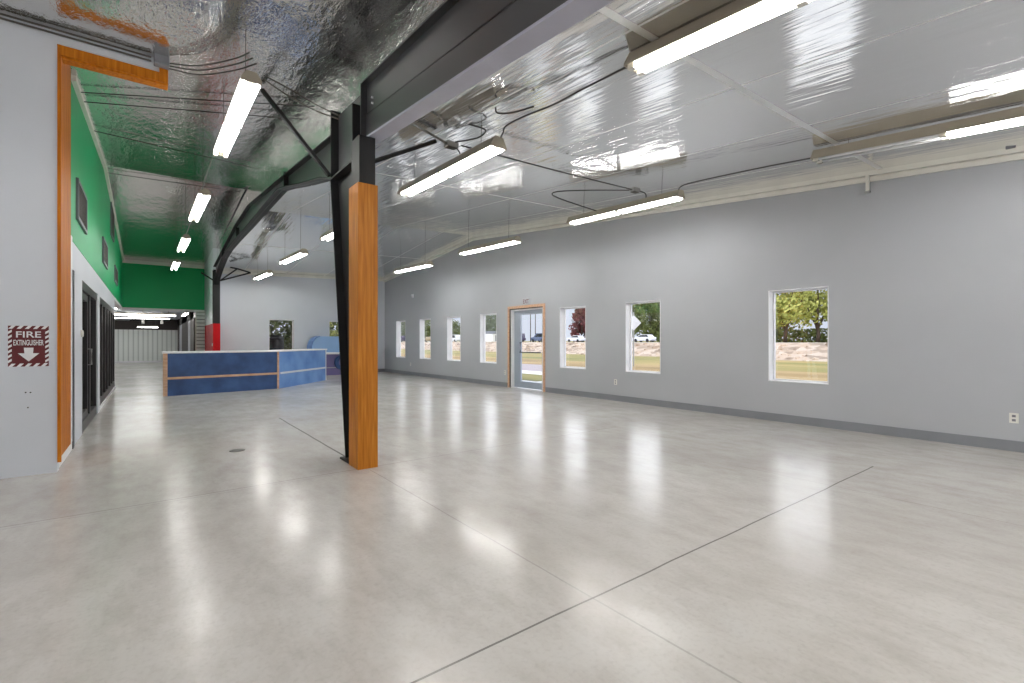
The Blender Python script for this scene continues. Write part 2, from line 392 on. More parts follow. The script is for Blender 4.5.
MB().tube([(-.02, 1.1, .95), (.03, 1.1, .95), (.03, 1.1, 1.2), (-.02, 1.1, 1.2)], .010).build('door_handle', 'galv', lf)
MB().box((-.055, 1.35, .1), (-.049, 2.4, 2.1)).build('sidelight_pane', 'glass', d2)
w2 = thing('window_10', 'black mullioned storefront window at the far end of aisle', 'window', (XL, 12.0, 0), kind='structure')
b = MB(); bars(b, 0, 5.55, .06, 2.2, .12, 6); b.build('mullion_frame', 'frame', w2)
MB().box((-.055, .1, .15), (-.049, 5.45, 2.1)).build('pane', 'glass', w2)
struct(MB().box((XL-.1, 12.0, 0), (XL+.015, 17.55, .06)).build('baseboard_left', 'white'), 'white sill strip under the black storefront window', 'baseboard')
struct(MB().box((XL-.1, 8.06, 0), (XL+.005, 9.1, 2.2)).box((XL-.1, 11.6, 0), (XL+.02, 12.0, 2.2)).build('wall_pier', 'wall_light'), 'pale wall strips between the black storefront frames', 'wall')
MBx = MB().box((XL-.06, 7.93, 0), (XL+.02, 8.06, 2.2)); struct(MBx.build('trim_8', 'frame'), 'thin black post beside the orange wall end', 'trim')
tag(MB().lathe([(.05, 0), (.05, .018), (.04, .028)]).xform(Matrix.Translation((XL+.005, 8.95, 1.43)) @ Matrix.Rotation(PI/2, 4, 'Y')).build('thermostat', 'offwhite'), 'round ivory thermostat on the pale strip beside the black door', 'thermostat')
# dim office behind the storefront
struct(MB().box((XW, 7.92, 2.62), (XL-.15, YE, 2.7)).build('ceiling_office', 'wall_light'), 'low ceiling behind the storefront', 'ceiling')
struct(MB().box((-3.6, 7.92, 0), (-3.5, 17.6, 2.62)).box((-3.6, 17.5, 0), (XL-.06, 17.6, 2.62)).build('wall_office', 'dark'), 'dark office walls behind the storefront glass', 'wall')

# ------------------------------------------------------------------ back room beyond the opening
struct(MB().box((XW, YH+.15, 2.74), (2.7, YE, 2.82)).build('ceiling_back', 'wall_light'), 'pale low ceiling of the back room', 'ceiling')
t = NT('ribbed pale wall panel'); wv = t.n('ShaderNodeTexWave'); wv.inputs['Scale'].default_value = 1.3; wv.bands_direction = 'X'
t.l(t.coord(), wv.inputs[0])
M['ribbed'] = t.pbr(t.ramp(wv.outputs[0], [(.0, srgb(176, 180, 176)), (.1, srgb(220, 226, 220)), (1, srgb(230, 235, 230))]), .5)
struct(MB().box((XW, YE-.05, .1), (1.6, YE, 2.06)).build('wall_ribbed', 'ribbed'), 'pale ribbed panel wall at the back room end', 'wall')
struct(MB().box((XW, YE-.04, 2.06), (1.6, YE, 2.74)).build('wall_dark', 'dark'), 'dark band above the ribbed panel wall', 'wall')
struct(MB().box((XW, YE-.07, 0), (1.6, YE-.05, .1)).build('baseboard_rear', 'white'), 'white baseboard under the ribbed wall', 'baseboard')
b = MB()
for y0, y1 in ((24.2, 26.2), (28.2, 33), (36, YE)): b.box((1.53, y0, 0), (1.65, y1, 2.74))
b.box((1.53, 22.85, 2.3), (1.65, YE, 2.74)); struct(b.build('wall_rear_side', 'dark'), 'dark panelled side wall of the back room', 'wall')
struct(MB().box((1.55, 26.2, 0), (1.65, 28.2, 2.3)).box((1.55, 33, 0), (1.65, 36, 2.3)).build('wall_rear_pale', 'wall_grey'), 'pale strips in the dark back room side wall', 'wall')
struct(MB().box((1.6, 22.85, 0), (2.6, 24.2, 2.74)).build('wall_rear_block', 'wall_light'), 'wall block behind the louvred panel', 'wall')
lp = thing('louvered_panel', 'white louvred panel standing left of the red guarded column', 'panel', (1.48, 22.4, 0))
MB().box((0, 0, 0), (.03, .05, 2.5)).box((.31, 0, 0), (.34, .05, 2.5)).box((.03, 0, 2.47), (.31, .05, 2.5)).build('panel_frame', 'offwhite', lp)
MB().box((.03, .042, .05), (.31, .05, 2.47)).build('backing', 'frame', lp)
for k in range(17):
    z = .1+k*.14
    MB().hexa([(.03, 0, z), (.31, 0, z), (.31, .04, z+.03), (.03, .04, z+.03), (.03, 0, z+.112), (.31, 0, z+.112), (.31, .04, z+.12), (.03, .04, z+.12)]).build('slat', 'signwhite', lp)
def back_light(label, p0, p1):
    r = thing('ceiling_light', label, 'light', p0, group='back room tube lights')
    v = Vector(p1)-Vector(p0); u = v.normalized(); s = Vector((-u.y, u.x, 0))*.1
    MB().tube([(0, 0, .05), v+Vector((0, 0, .05))], .05, 6).build('housing', 'fixture', r)
    for k in (-1, 1): MB().tube([s*k*.4, v+s*k*.4], .02, 6).build('tube', 'tube_back', r)
    for k in (.1, .9): MB().tube([v*k+Vector((0, 0, .08)), v*k+Vector((0, 0, 2.74-p0[2]))], .006, 5).build('hanger', 'conduit', r)
back_light('long tube light crossing the back room behind the green header', (-1.6, 26, 2.46), (.98, 26, 2.46))
back_light('long tube light just inside the back room opening', (-1.9, 24, 2.6), (.8, 24, 2.6))
back_light('long tube light halfway down the back room', (-3.0, 30, 2.6), (.3, 30, 2.6))
back_light('long tube light in the back room before the ribbed wall', (-1.6, 34, 2.62), (1.0, 34, 2.62))
back_light('short tube light farthest back above the ribbed wall', (-.5, 36, 2.17), (.48, 36, 2.17))
back_light('tube light along the dark side wall of the back room', (1.25, 23.4, 2.46), (1.25, 26, 2.46))
for yy, lb in ((29, 'nearest'), (31.5, 'second'), (34, 'third'), (36.3, 'deepest')):
    back_light('added fill tube light, hidden left side of back room, '+lb, (-5.4, yy, 2.62), (-1.9, yy, 2.62))  # unseen tubes added to brighten the ribbed end wall
def spot(label, x):
    r = thing('spotlight', label, 'spotlight', (x, 27, 2.12), group='small spotlights in the back room')
    MB().tube([(0, 0, .18), (0, 0, .62)], .015, 6).build('stem', 'offwhite', r)
    MB().lathe([(.05, 0), (.06, .02), (.05, .16), (.02, .2)], seg=12).build('lamp_head', 'offwhite', r)
spot('small white spotlight hanging left in the back room', -.18); spot('small white spotlight hanging right in the back room', .5)

# ------------------------------------------------------------------ steel frame
# wood-clad post
c = thing('support_column', 'orange wood-clad square column in the middle of the room', 'column', (1.82, 5.0, 0), kind='thing')
MB().box((-.085, -.12, 0), (.085, .12, 3.46)).build('steel_post', 'black', c)
b = MB()
b.box((-.105, -.14, 0), (.105, -.121, 2.96)).box((-.105, .121, 0), (.105, .14, 2.96)).box((-.105, -.121, 0), (-.086, .121, 2.96)).box((.086, -.121, 0), (.105, .121, 2.96))
b.build('wood_cladding', 'wood', c)
# tapered rigid-frame column behind it
c = thing('tapered_column', 'black tapered steel column behind the orange wood column', 'column', (1.86, 5.16, 0), kind='thing')
MB().prism([(.0, 0), (.22, 0), (.78, 3.28), (.0, 3.28)], 'x', -.008, .008).build('web', 'black', c)
MB().box((-.1, 0, 0), (.1, .016, 3.9)).build('inner_flange', 'black', c)
MB().strip([(.22, 0), (.78, 3.28)], .2, -.016).build('outer_flange', 'black', c)
MB().box((-.1, .0, 3.28), (.1, .78, 3.3)).build('stiffener', 'black', c)
MB().prism([(.0, 3.3), (.78, 3.3), (.78, 4.08), (.0, 4.02)], 'x', -.008, .008).build('knee_web', 'beam', c)
MB().box((-.1, .764, 3.3), (.1, .78, 4.12)).build('knee_flange', 'black', c)
MB().box((-.14, -.0, 0), (.14, .3, .02)).build('base_plate', 'black', c)
# near roof beam, from the column out over the camera
c = thing('roof_beam', 'deep dark grey steel beam running overhead from the column', 'beam', (XF, 5.15, 0), kind='thing')
def zb(y): return 3.48+.098*(y-5.0)
y0, y1 = 5.15, YS
def hx(xa, xb, fa, fb):   # sloped bar along y
    return MB().hexa([(xa, 0, fa(y0)), (xb, 0, fa(y0)), (xb, y1-y0, fa(y1)), (xa, y1-y0, fa(y1)), (xa, 0, fb(y0)), (xb, 0, fb(y0)), (xb, y1-y0, fb(y1)), (xa, y1-y0, fb(y1))])
ztop = lambda y: min(zb(y)+.66, zl(y)-.2)
zt2 = lambda y: zl(y)-.22
hx(-.01, .01, lambda y: zb(y)+.02, zt2).build('web', 'beam', c)
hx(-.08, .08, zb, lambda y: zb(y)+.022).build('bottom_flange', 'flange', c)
hx(-.08, .08, zt2, lambda y: zt2(y)+.02).build('top_flange', 'beam', c)
hx(-.022, -.01, lambda y: zb(y)+.022, lambda y: zb(y)+.30).build('splice_plate', 'beam', c)
hx(-.026, -.01, lambda y: zb(y)+.30, lambda y: zb(y)+.312).build('seam_strip', 'frame', c)
MB().box((-.08, -.02, zb(5.1)), (-.01, 0, zt2(5.1))).build('stiffener', 'beam', c)
for z in (3.86, 3.92): MB().tube([(-.03, -.2, z), (-.008, -.2, z)], .012, 8).build('bolt', 'signwhite', c)
# far rafter: arched underside
arch = [(5.97, 3.30), (6.5, 3.46), (7.6, 3.67), (8.5, 3.86), (9.1, 3.97), (10.6, 3.97), (12.2, 3.96), (14.3, 3.97), (16.0, 3.95), (17.0, 3.86), (18.0, 3.68), (18.7, 3.50), (19.29, 3.29)]
c = thing('arched_rafter', 'black arched steel rafter rising between the two columns', 'beam', (1.87, 0, 0), kind='thing')
top = [(y, min(zr(XF, y)-.05, 4.46)) for y, z in arch]
MB().prism(arch+top[::-1], 'x', -.008, .008).build('web', 'beam', c)
MB().strip(arch, .17, .018).build('bottom_flange', 'black', c)
MB().strip(top, .17, .018).build('top_flange', 'black', c)
for y in (8.6, 14.0, 17.0):
    za = [z for yy, z in arch if yy <= y][-1]
    MB().box((-.08, y-.008, za+.02), (.0, y+.008, za+.28)).build('stiffener', 'black', c)
# rear column
c = thing('steel_column', 'black steel column with red lower guard before the end wall', 'column', (1.89, 19.32, 0), kind='thing')
MB().box((-.1, 0, 1.94), (.1, .016, 3.8)).build('inner_flange', 'black', c)
MB().box((-.008, .016, 0), (.008, .26, 3.8)).build('web', 'black', c)
MB().box((-.1, .26, 0), (.1, .276, 3.8)).build('outer_flange', 'black', c)
g = MB().box((-.11, -.012, 0), (.105, .29, 1.94)).build('red_guard', 'red', c)
MB().box((-.118, .1, 1.16), (-.1101, .27, 1.26)).build('plaque', 'signwhite', g)
# braces
def brace(label, p, q, r=.03):
    return tag(MB().tube([p, q], r, 4).build('knee_brace', 'black'), label, 'brace', 'steel braces')
brace('black brace from the tapered column to the foil over aisle', (1.72, 5.86, 3.30), (1.12, 6.55, 4.42))
brace('black brace from the tapered column toward the window side ceiling', (1.95, 5.86, 3.42), (2.80, 5.2, 3.77), .028)
brace('black brace left of the rear column', (1.8, 19.3, 3.42), (1.42, 19.0, 3.62), .028)
rb = thing('triangular_brace', 'black triangular brace right of the rear column top', 'brace', (1.95, 19.2, 0), group='steel braces')
P = [(.03, .0, 3.42), (.9, -.4, 3.72), (.5, -.35, 3.83), (.3, -.25, 3.87)]
for a, b_ in ((0, 1), (1, 2), (2, 0), (2, 3)): MB().tube([P[a], P[b_]], .025, 4).build('bar', 'black', rb)

# ------------------------------------------------------------------ fluorescent lights
def fixture_proto(x, y, z, zc, label, group, off=False, tilt=.03, hood=True, tm='tube'):
    r = thing('ceiling_light', label, 'light', (x, y, z), group=group); r.rotation_euler.x = math.atan(tilt)
    Lf = 2.44
    if not hood: MB().prism([(-.085, .03), (-.04, .045), (-.04, .1), (.04, .1), (.04, .045), (.085, .03)], 'y', 0, Lf).build('housing', 'fixture', r)
    else: MB().prism([(-.11, .0), (-.05, .12), (.05, .12), (.11, .0), (.104, .0), (.035, .07), (-.035, .07), (-.104, .0)], 'y', 0, Lf).build('housing', 'fixture', r)
    for yy in (-.008, Lf): MB().prism([(-.11, -.002), (-.11, .01), (-.052, .123), (.052, .123), (.11, .01), (.11, -.002)] if hood else [(-.087, .0), (-.087, .035), (-.042, .102), (.042, .102), (.087, .035), (.087, .0)], 'y', yy, yy+.008).build('end_cap', 'fixture', r)
    for h in (0, 1):
        for s in (-1, 1):
            MB().tube([(s*.058, .03+h*1.21, -.002), (s*.058, 1.19+h*1.21, -.002)], .02, 8).build('tube', 'tube_off' if (off and h) else tm, r)
        for s in (-1, 1):
            MB().box((s*.058-.022, 1.185+h*(1.185), -.026), (s*.058+.022, 1.245+h*1.185, .035)).build('lamp_holder', 'offwhite', r)
    for yy in (.35, Lf-.35):
        MB().tube([(0, yy, .13), (0, yy, max(.14, zc(y+yy)-z-tilt*yy))], .0035, 5).build('hanger', 'conduit', r)
    return r
ordn = ('first', 'second', 'third', 'fourth', 'fifth')
for k in range(4):
    y = (.02, 4.33, 8.45, 12.62)[k]
    fixture_proto(6.6, y, (3.36, 3.56, 3.56, 3.56)[k], lambda yy: zr(6.6, yy), 'twin-tube light, %s from camera in the row beside the windows%s' % (ordn[k], ', half unlit' if k == 0 else ''), 'tube lights along the windows', off=(k == 0), tilt=.085 if k == 0 else .03)
for k in range(5):
    y = (.02, 4.29, 8.4, 12.56, 16.75)[k]
    fixture_proto(3.08, y, (3.27, 3.46, 3.48, 3.5, 3.48)[k], lambda yy: zr(3.08, yy), 'twin-tube light, %s from camera in the middle row' % ordn[k], 'tube lights in the middle row', tilt=.088 if k == 0 else .03)
for k in range(4):
    y = 5.03+4.17*k
    fixture_proto((.77, .735, .71, .7)[k], y, (3.74, 3.7, 3.7, 3.7)[k], zl, 'twin-tube light, %s from camera in the aisle row' % ordn[k], 'tube lights over the aisle', hood=False, tm='tube_aisle')
for x, z in ((6.6, 2.95), (4.8, 2.95), (3.08, 2.9), (.7, 3.1), (-1.2, 3.1), (-3, 3.1)):  # unseen fixtures added as fill light, with the two calls below
    fixture_proto(x, -4.2, z, (lambda yy: zr(6.6, yy)) if x > 2 else zl, 'added unseen twin-tube fill light behind the camera', 'added fill lights out of view', hood=False)
fixture_proto(-3, .2, 3.6, zl, 'added unseen twin-tube fill light left behind the camera', 'added fill lights out of view', hood=False)
fixture_proto(-3.3, 2.4, 3.6, zl, 'added unseen twin-tube fill light left beside the near wall', 'added fill lights out of view', hood=False)

# ------------------------------------------------------------------ conduits, cables, boxes
def run(name, label, cat, pts, r, m='cable', group=None):
    P = []
    for i in range(len(pts)-1):
        p0 = Vector(pts[max(i-1, 0)]); p1 = Vector(pts[i]); p2 = Vector(pts[i+1]); p3 = Vector(pts[min(i+2, len(pts)-1)])
        for k in range(5):
            t = k/5; P.append(.5*((2*p1)+(p2-p0)*t+(2*p0-5*p1+4*p2-p3)*t*t+(3*p1-p0-3*p2+p3)*t**3))
    P.append(Vector(pts[-1]))
    return tag(MB().tube(P, r, 6).build(name, m), label, cat, group)
for k, (dz, lb) in enumerate(((.02, 'lowest dull conduit along the near wall top'), (.055, 'middle dull conduit along the near wall top'), (.09, 'topmost dull conduit along the near wall top'))):
    tag(MB().tube([(XW, YN-.03-k*.02, 4.395+dz*.9), (.03, YN-.03-k*.02, 4.395+dz*.9)], .010, 6).build('conduit', 'conduit'), lb, 'conduit', 'conduits along the near wall')
jb = thing('junction_box', 'grey junction box on the corner of the orange header', 'box', (.12, YN-.08, 4.45))
MB().box((-.07, -.05, -.09), (.07, .05, .11)).bevel(.008).build('box_body', 'grey_box', jb)
MB().box((-.06, -.056, -.08), (.06, -.0501, .10)).build('cover', 'grey_box', jb)
for k, lb in enumerate(('highest cable from the grey header box to the near aisle light', 'middle cable from the grey header box to the near aisle light', 'lowest cable from the grey header box to the near aisle light')):
    run('power_cable', lb, 'cable', [(.19, 6.55, 4.42-k*.03), (.45, 6.3, 4.37-k*.05), (.7, 5.7, 4.25-k*.06), (.74+.03*k, 4.97, 3.98-k*.04)], .007, 'conduit', 'cables from the header box')
for k, lb in enumerate(('upper cable between the near aisle light and column top', 'lower cable between the near aisle light and column top')):
    run('power_cable', lb, 'cable', [(.92, 5.28, 3.97-k*.04), (1.2, 5.45, 3.99-k*.08), (1.5, 5.6, 3.98-k*.07), (1.73, 5.5, 3.88-k*.04)], .007, 'conduit', 'cables to the column top')
run('power_cable', 'thin pale cable joining first and second aisle lights', 'cable', [(.7, 7.47, 3.82), (.7, 8.3, 3.84), (.7, 9.19, 3.78)], .008, 'galv', 'cables between the aisle lights')
run('power_cable', 'thin pale cable joining second and third aisle lights', 'cable', [(.7, 11.65, 3.78), (.7, 13.36, 3.78)], .008, 'galv', 'cables between the aisle lights')
run('power_cable', 'grey cable between the two nearest middle row lights', 'cable', [(3.08, 2.48, 3.54), (3.09, 3.0, 3.575), (3.09, 3.4, 3.59), (3.04, 3.8, 3.61), (3.04, 4.1, 3.62), (3.08, 4.2, 3.6), (3.08, 4.25, 3.56)], .009, group='ceiling cables')
run('power_cable', 'grey cable hooking down from ceiling near middle row light', 'cable', [(2.80, 3.95, 3.69), (2.81, 3.93, 3.63), (2.90, 3.80, 3.61), (3.03, 3.62, 3.64)], .009, group='ceiling cables')
run('power_cable', 'straight grey cable crossing the ceiling toward window row', 'cable', [(3.0, 4.95, 3.68), (4.7, 5.0, 3.74), (6.25, 5.0, 3.79)], .009, group='ceiling cables')
run('power_cable', 'grey cable running above the window row of lights', 'cable', [(6.5, 2.46, 3.58), (6.47, 3.1, 3.63), (6.45, 3.9, 3.68), (6.5, 4.25, 3.70), (6.58, 4.36, 3.65)], .009, group='ceiling cables')
run('power_cable', 'bent grey cable between ceiling box and window row light', 'cable', [(6.25, 5.05, 3.79), (5.6, 5.6, 3.80), (5.35, 5.9, 3.79), (5.6, 6.0, 3.76), (6.5, 6.0, 3.7)], .009, group='ceiling cables')
run('power_cable', 'short drooping cable from ceiling box to second window light', 'cable', [(6.4, 4.98, 3.79), (6.55, 4.95, 3.76), (6.6, 5.0, 3.65)], .009, group='ceiling cables')
jb = thing('junction_box', 'small metal ceiling box above the second window row light', 'box', (6.33, 5.0, 3.79))
MB().box((-.08, -.05, -.03), (.08, .05, .035)).bevel(.006).build('box_body', 'galv', jb); MB().box((-.06, -.04, -.036), (.06, .04, -.0301)).build('cover', 'conduit', jb)
jb = thing('junction_box', 'small metal ceiling box at the end of the column brace', 'box', (2.95, 5.1, 3.72))
MB().box((-.08, -.05, -.03), (.08, .05, .035)).bevel(.006).build('box_body', 'galv', jb); MB().box((-.06, -.04, -.036), (.06, .04, -.0301)).build('cover', 'conduit', jb)
run('conduit', 'dull conduit from the roof beam to the ceiling box', 'conduit', [(2.0, 4.6, 3.62), (2.3, 4.75, 3.66), (2.87, 5.08, 3.72)], .014, 'conduit', 'ceiling cables')
run('power_cable', 'looped cable rising from the brace end ceiling box', 'cable', [(2.98, 5.05, 3.75), (3.1, 4.75, 3.73), (3.05, 4.5, 3.72), (2.8, 4.45, 3.70)], .009, group='ceiling cables')
run('power_cable', 'short cable dropping from brace end box to light', 'cable', [(3.02, 5.12, 3.72), (3.1, 5.15, 3.68), (3.1, 5.15, 3.58)], .009, group='ceiling cables')
for a, b_, lb in (((-.72, 8.8), (1.75, 7.2), 'dark bracing rod under the aisle foil, nearer of the crossing pair'), ((-.72, 8.4), (1.75, 6.6), 'dark bracing rod under the aisle foil, beside the orange header'),
                  ((-.72, 10.3), (1.8, 10.7), 'dark bracing rod crossing the aisle above the first vent'), ((-.72, 13.6), (1.8, 13.4), 'dark bracing rod crossing the aisle at the ridge')):
    tag(MB().tube([(a[0], a[1], zl(a[1])-.05), (b_[0], b_[1], zl(b_[1])-.05)], .006, 6).build('bracing_rod', 'cable'), lb, 'rod', 'rods under the aisle ceiling')
br = thing('wall_bracket', 'small pale bracket hanging at the top of window wall', 'bracket', (8.2, 2.36, 3.47))
MB().box((-.02, -.02, 0), (.02, .02, .25)).build('arm', 'trim', br); MB().box((-.03, -.03, -.02), (.03, .03, 0)).build('foot', 'galv', br)
bx = thing('conduit_box', 'grey conduit box on the cream rail beyond the frame edge', 'box', (8.17, .93, 3.56))
MB().box((-.03, -.04, .06), (.03, .04, .13)).build('box_body', 'grey_box', bx); MB().tube([(0, .04, .1), (0, .3, .12)], .009, 6).build('nipple', 'conduit', bx)

# ------------------------------------------------------------------ fire extinguisher sign
def text(s, h, w, m, name, parent, loc, rot):
    cu = bpy.data.curves.new(name, 'FONT'); cu.body = s; cu.align_x = 'CENTER'; cu.align_y = 'CENTER'; cu.size = 1; cu.extrude = .004; cu.offset = .012
    tmp = bpy.data.objects.new('t', cu); COL.objects.link(tmp)
    bpy.context.view_layer.update()
    me = bpy.data.meshes.new_from_object(tmp.evaluated_get(bpy.context.evaluated_depsgraph_get()))
    bpy.data.objects.remove(tmp)
    xs = [v.co.x for v in me.vertices]; ys = [v.co.y for v in me.vertices]
    kx, ky = w/(max(xs)-min(xs)), h/(max(ys)-min(ys)); ox, oy = (max(xs)+min(xs))/2, (max(ys)+min(ys))/2
    for v in me.vertices: v.co = ((v.co.x-ox)*kx, (v.co.y-oy)*ky, v.co.z*.3)
    o = bpy.data.objects.new(name, me); COL.objects.link(o); me.materials.clear(); me.materials.append(M[m])
    o.parent = parent; o.location = loc; o.rotation_euler = rot; return o
fs = thing('fire_sign', 'maroon and white fire extinguisher sign with arrow and striped border', 'sign', (-.934, YN, 1.274))
S = .2
MB().box((-.143, -.004, -S), (.143, -.0005, S)).build('plate', 'signred', fs)
b = MB()
def stripe_poly(u0, v0, u1, v1, n, horiz, iu):
    for k in range(n):
        f0, f1 = (k+.02)/n, (k+.5)/n; sh = .42/n
        if horiz:
            x0, x1, xs = u0+(u1-u0)*f0, u0+(u1-u0)*f1, (u1-u0)*sh
            b.prism([(x0, v0), (x1, v0), (min(u1, x1+xs), v1), (min(u1, x0+xs), v1)], 'y', -.0055, -.0041)
        else:
            z0_, z1_, zs = v0+(v1-v0)*f0, v0+(v1-v0)*f1, (v1-v0)*sh
            b.prism([(u0, z0_), (u1, min(v1, z0_+zs)), (u1, min(v1, z1_+zs)), (u0, z1_)], 'y', -.0055, -.0041)
stripe_poly(-.143, S-.03, .143, S, 5, True, 0); stripe_poly(-.143, -S, .143, -S+.03, 5, True, 0)
stripe_poly(-.143, -S+.035, -.117, S-.035, 7, False, 0); stripe_poly(.117, -S+.035, .143, S-.035, 7, False, 0)
b.build('striped_border', 'signwhite', fs)
text('FIRE', .06, .175, 'signwhite', 'lettering', fs, (0, -.005, .115), (PI/2, 0, 0))
text('EXTINGUISHER', .055, .212, 'signwhite', 'lettering', fs, (0, -.005, .035), (PI/2, 0, 0))
MB().prism([(-.034, -.015), (.034, -.015), (.030, -.07), (.075, -.07), (0, -.15), (-.075, -.07), (-.030, -.07)], 'y', -.006, -.0041).build('arrow', 'signwhite', fs)
for x, z, lb in ((-.956, .819, 'left of two small dark screw holes below the fire sign'), (-.922, .817, 'right of two small dark screw holes below the fire sign'), (-.94, .67, 'lowest small dark screw hole below the fire sign')):
    tag(MB().tube([(x, YN-.002, z), (x, YN+.001, z)], .007, 8).build('screw_anchor', 'frame'), lb, 'anchor', 'screw holes below the sign')
# vents on the green wall
def vent(label, y0, y1, z0, z1):
    r = thing('vent_grille', label, 'vent', (XL, y0, z0), group='vents on the green wall'); L, Hh = y1-y0, z1-z0
    MB().box((0, 0, 0), (.03, .05, Hh)).box((0, L-.05, 0), (.03, L, Hh)).box((0, .05, 0), (.03, L-.05, .05)).box((0, .05, Hh-.05), (.03, L-.05, Hh)).build('vent_frame', 'grey_box', r)
    MB().box((.001, .05, .05), (.006, L-.05, Hh-.05)).build('duct_opening', 'frame', r)
    n = max(4, int(L/.12))
    for k in range(n):
        yy = .06+(L-.12)*k/n
        MB().box((.006, yy, .05), (.025, yy+.03, Hh-.05)).build('slat', 'conduit', r)
vent('dark vent grille closest to the orange wall end', 8.4, 9.55, 2.92, 3.46)
vent('dark vent grille second from the orange wall end', 12.9, 14.2, 2.95, 3.48)
vent('dark vent grille farthest along the green wall', 17.3, 18.8, 3.0, 3.46)
vent('tall dark vent grille high under the foil ceiling', 15.6, 16.8, 4.0, 4.88)
# outlets, sensor, exit sign
def outlet(label, y, z):
    r = thing('wall_outlet', label, 'outlet', (XR, y, z), group='outlets on the window wall')
    MB().box((-.008, -.04, -.06), (0, .04, .06)).bevel(.002, 1).build('cover_plate', 'offwhite', r)
    for s in (-.025, .025): MB().box((-.011, -.016, s-.014), (-.0081, .016, s+.014)).build('socket', 'grey_box', r)
outlet('white outlet low on the wall nearest the camera', .915, .40); outlet('white outlet left of the diamond sign window', 7.06, .42)
outlet('white outlet low beside the exit door casing', 11.2, .42); outlet('white outlet under the window closest to the corner', 17.5, .42)
ms = thing('motion_sensor', 'small white motion sensor high near the far corner', 'sensor', (XR, 17.27, 3.1))
MB().prism([(0, -.07), (-.03, -.06), (-.07, .02), (-.05, .07), (0, .08)], 'y', -.05, .05).build('sensor_body', 'white', ms)
MB().box((-.056, -.03, -.03), (-.05, .03, .0)).build('lens', 'offwhite', ms)
ex = thing('exit_sign', 'small exit sign above the glass door', 'sign', (XR, 10.2, 2.42))
MB().box((-.03, -.16, -.09), (0, .16, .09)).bevel(.005, 1).build('sign_body', 'wall_grey', ex)
text('EXIT', .11, .24, 'signred', 'lettering', ex, (-.031, 0, 0), (PI/2, 0, -PI/2))
tag(MB().lathe([(.085, 0), (.085, .004), (.07, .006)], (0, 0, 0), 20).build('floor_drain', 'conduit', None, (.86, 6.62, 0)), 'round metal floor drain left of the orange column', 'drain')

# ------------------------------------------------------------------ blue counter
A, B_, C_ = Vector((.286, 14.2)), Vector((2.927, 14.645)), Vector((4.855, 16.9))
ct = thing('reception_counter', 'long angled blue counter with white top and wood trim', 'counter', (0, 0, 0))
def off(p, q, d): n = Vector((-(q-p).y, (q-p).x)).normalized(); return n*d
n1, n2 = off(A, B_, 1), off(B_, C_, 1); DP = .62
def wallseg(p, q, n, d0, d1, z0, z1, name, m, par=ct, e0=0, e1=0):
    u = (q-p).normalized(); p = p+u*e0; q = q-u*e1
    r = [p+n*d0, q+n*d0, q+n*d1, p+n*d1]
    return MB().hexa([(v.x, v.y, z0) for v in r]+[(v.x, v.y, z1) for v in r]).build(name, m, par)
wallseg(A, B_, n1, 0, .05, .0, 1.03, 'front_panel', 'blue', e0=.09, e1=.0)
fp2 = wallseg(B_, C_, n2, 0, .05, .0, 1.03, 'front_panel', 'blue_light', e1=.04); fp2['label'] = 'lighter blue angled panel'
wallseg(A, B_, n1, -.012, 0, .40, .455, 'rail', 'wood_pale', e0=.09, e1=.03)
wallseg(B_, C_, n2, -.012, 0, .40, .455, 'rail', 'wall_light', e0=.06, e1=.04)
E1 = A+Vector((.015, DP+.06)); uA = (B_-A).normalized()
MB().hexa([(p.x, p.y, z) for z in (0, 1.03) for p in (A, A+uA*.09, E1+uA*.09, E1)]).build('end_panel', 'wood_pale', ct)
wallseg(A, B_, n1, -.012, 0, 0, 1.03, 'corner_post', 'wood_pale', e0=(B_-A).length-.05)
wallseg(B_, C_, n2, -.012, .03, 0, 1.03, 'corner_post', 'wall_light', e0=(C_-B_).length-.05)
mid = B_+(n1+n2).normalized()*DP*1.06
pts = [A+n1*-.03-(B_-A).normalized()*.03, B_+(n1+n2).normalized()*-.03, C_+n2*-.03+(C_-B_).normalized()*.03, C_+n2*DP+(C_-B_).normalized()*.03, mid, E1-uA*.03]
MB().prism([(p.x, p.y) for p in pts], 'z', 1.03, 1.07).build('worktop', 'white', ct)
wallseg(A, B_, n1, DP-.05, DP-.02, .1, 1.03, 'back_panel', 'wall_grey', e0=.3, e1=.1)
# blue rounded booth behind the counter
M['purple'] = plain('purple blue vinyl', srgb(112, 104, 150), .35)
M['blue_pad'] = plain('pale blue vinyl', srgb(140, 176, 220), .35, var=.04)
bo = thing('booth', 'pale blue booth with rounded hood behind the counter end', 'booth', (5.0, 19.1, 0))
prof = [(0, .9), (0, 1.16), (.05, 1.32), (.15, 1.45), (.30, 1.52), (2.2, 1.53), (2.2, .9)]
MB().prism(prof, 'y', .1, .8).build('hood', 'blue_pad', bo)
MB().prism([(-.012, .9), (-.012, 1.16), (.04, 1.33), (.145, 1.465), (.30, 1.535), (.30, 1.52), (.15, 1.45), (.05, 1.32), (0, 1.16), (0, .9)], 'y', .09, .8).build('edge_band', 'blue_light', bo)
MB().box((.05, -.05, .82), (2.2, .75, .895)).bevel(.01).build('ledge', 'white', bo)
MB().box((.1, .1, 0), (2.2, .7, .82)).build('base', 'purple', bo)
MB().tube([(1.12, -.06, .5), (1.12, .1, .5)], .3, 24).build('bolster', 'blue', bo); MB().tube([(1.16, -.075, .5), (1.16, -.0601, .5)], .2, 24).build('bolster_cap', 'purple', bo)

MB().box((.1, .08, .28), (2.2, .1, .31)).build('seam_strip', 'wall_grey', bo)

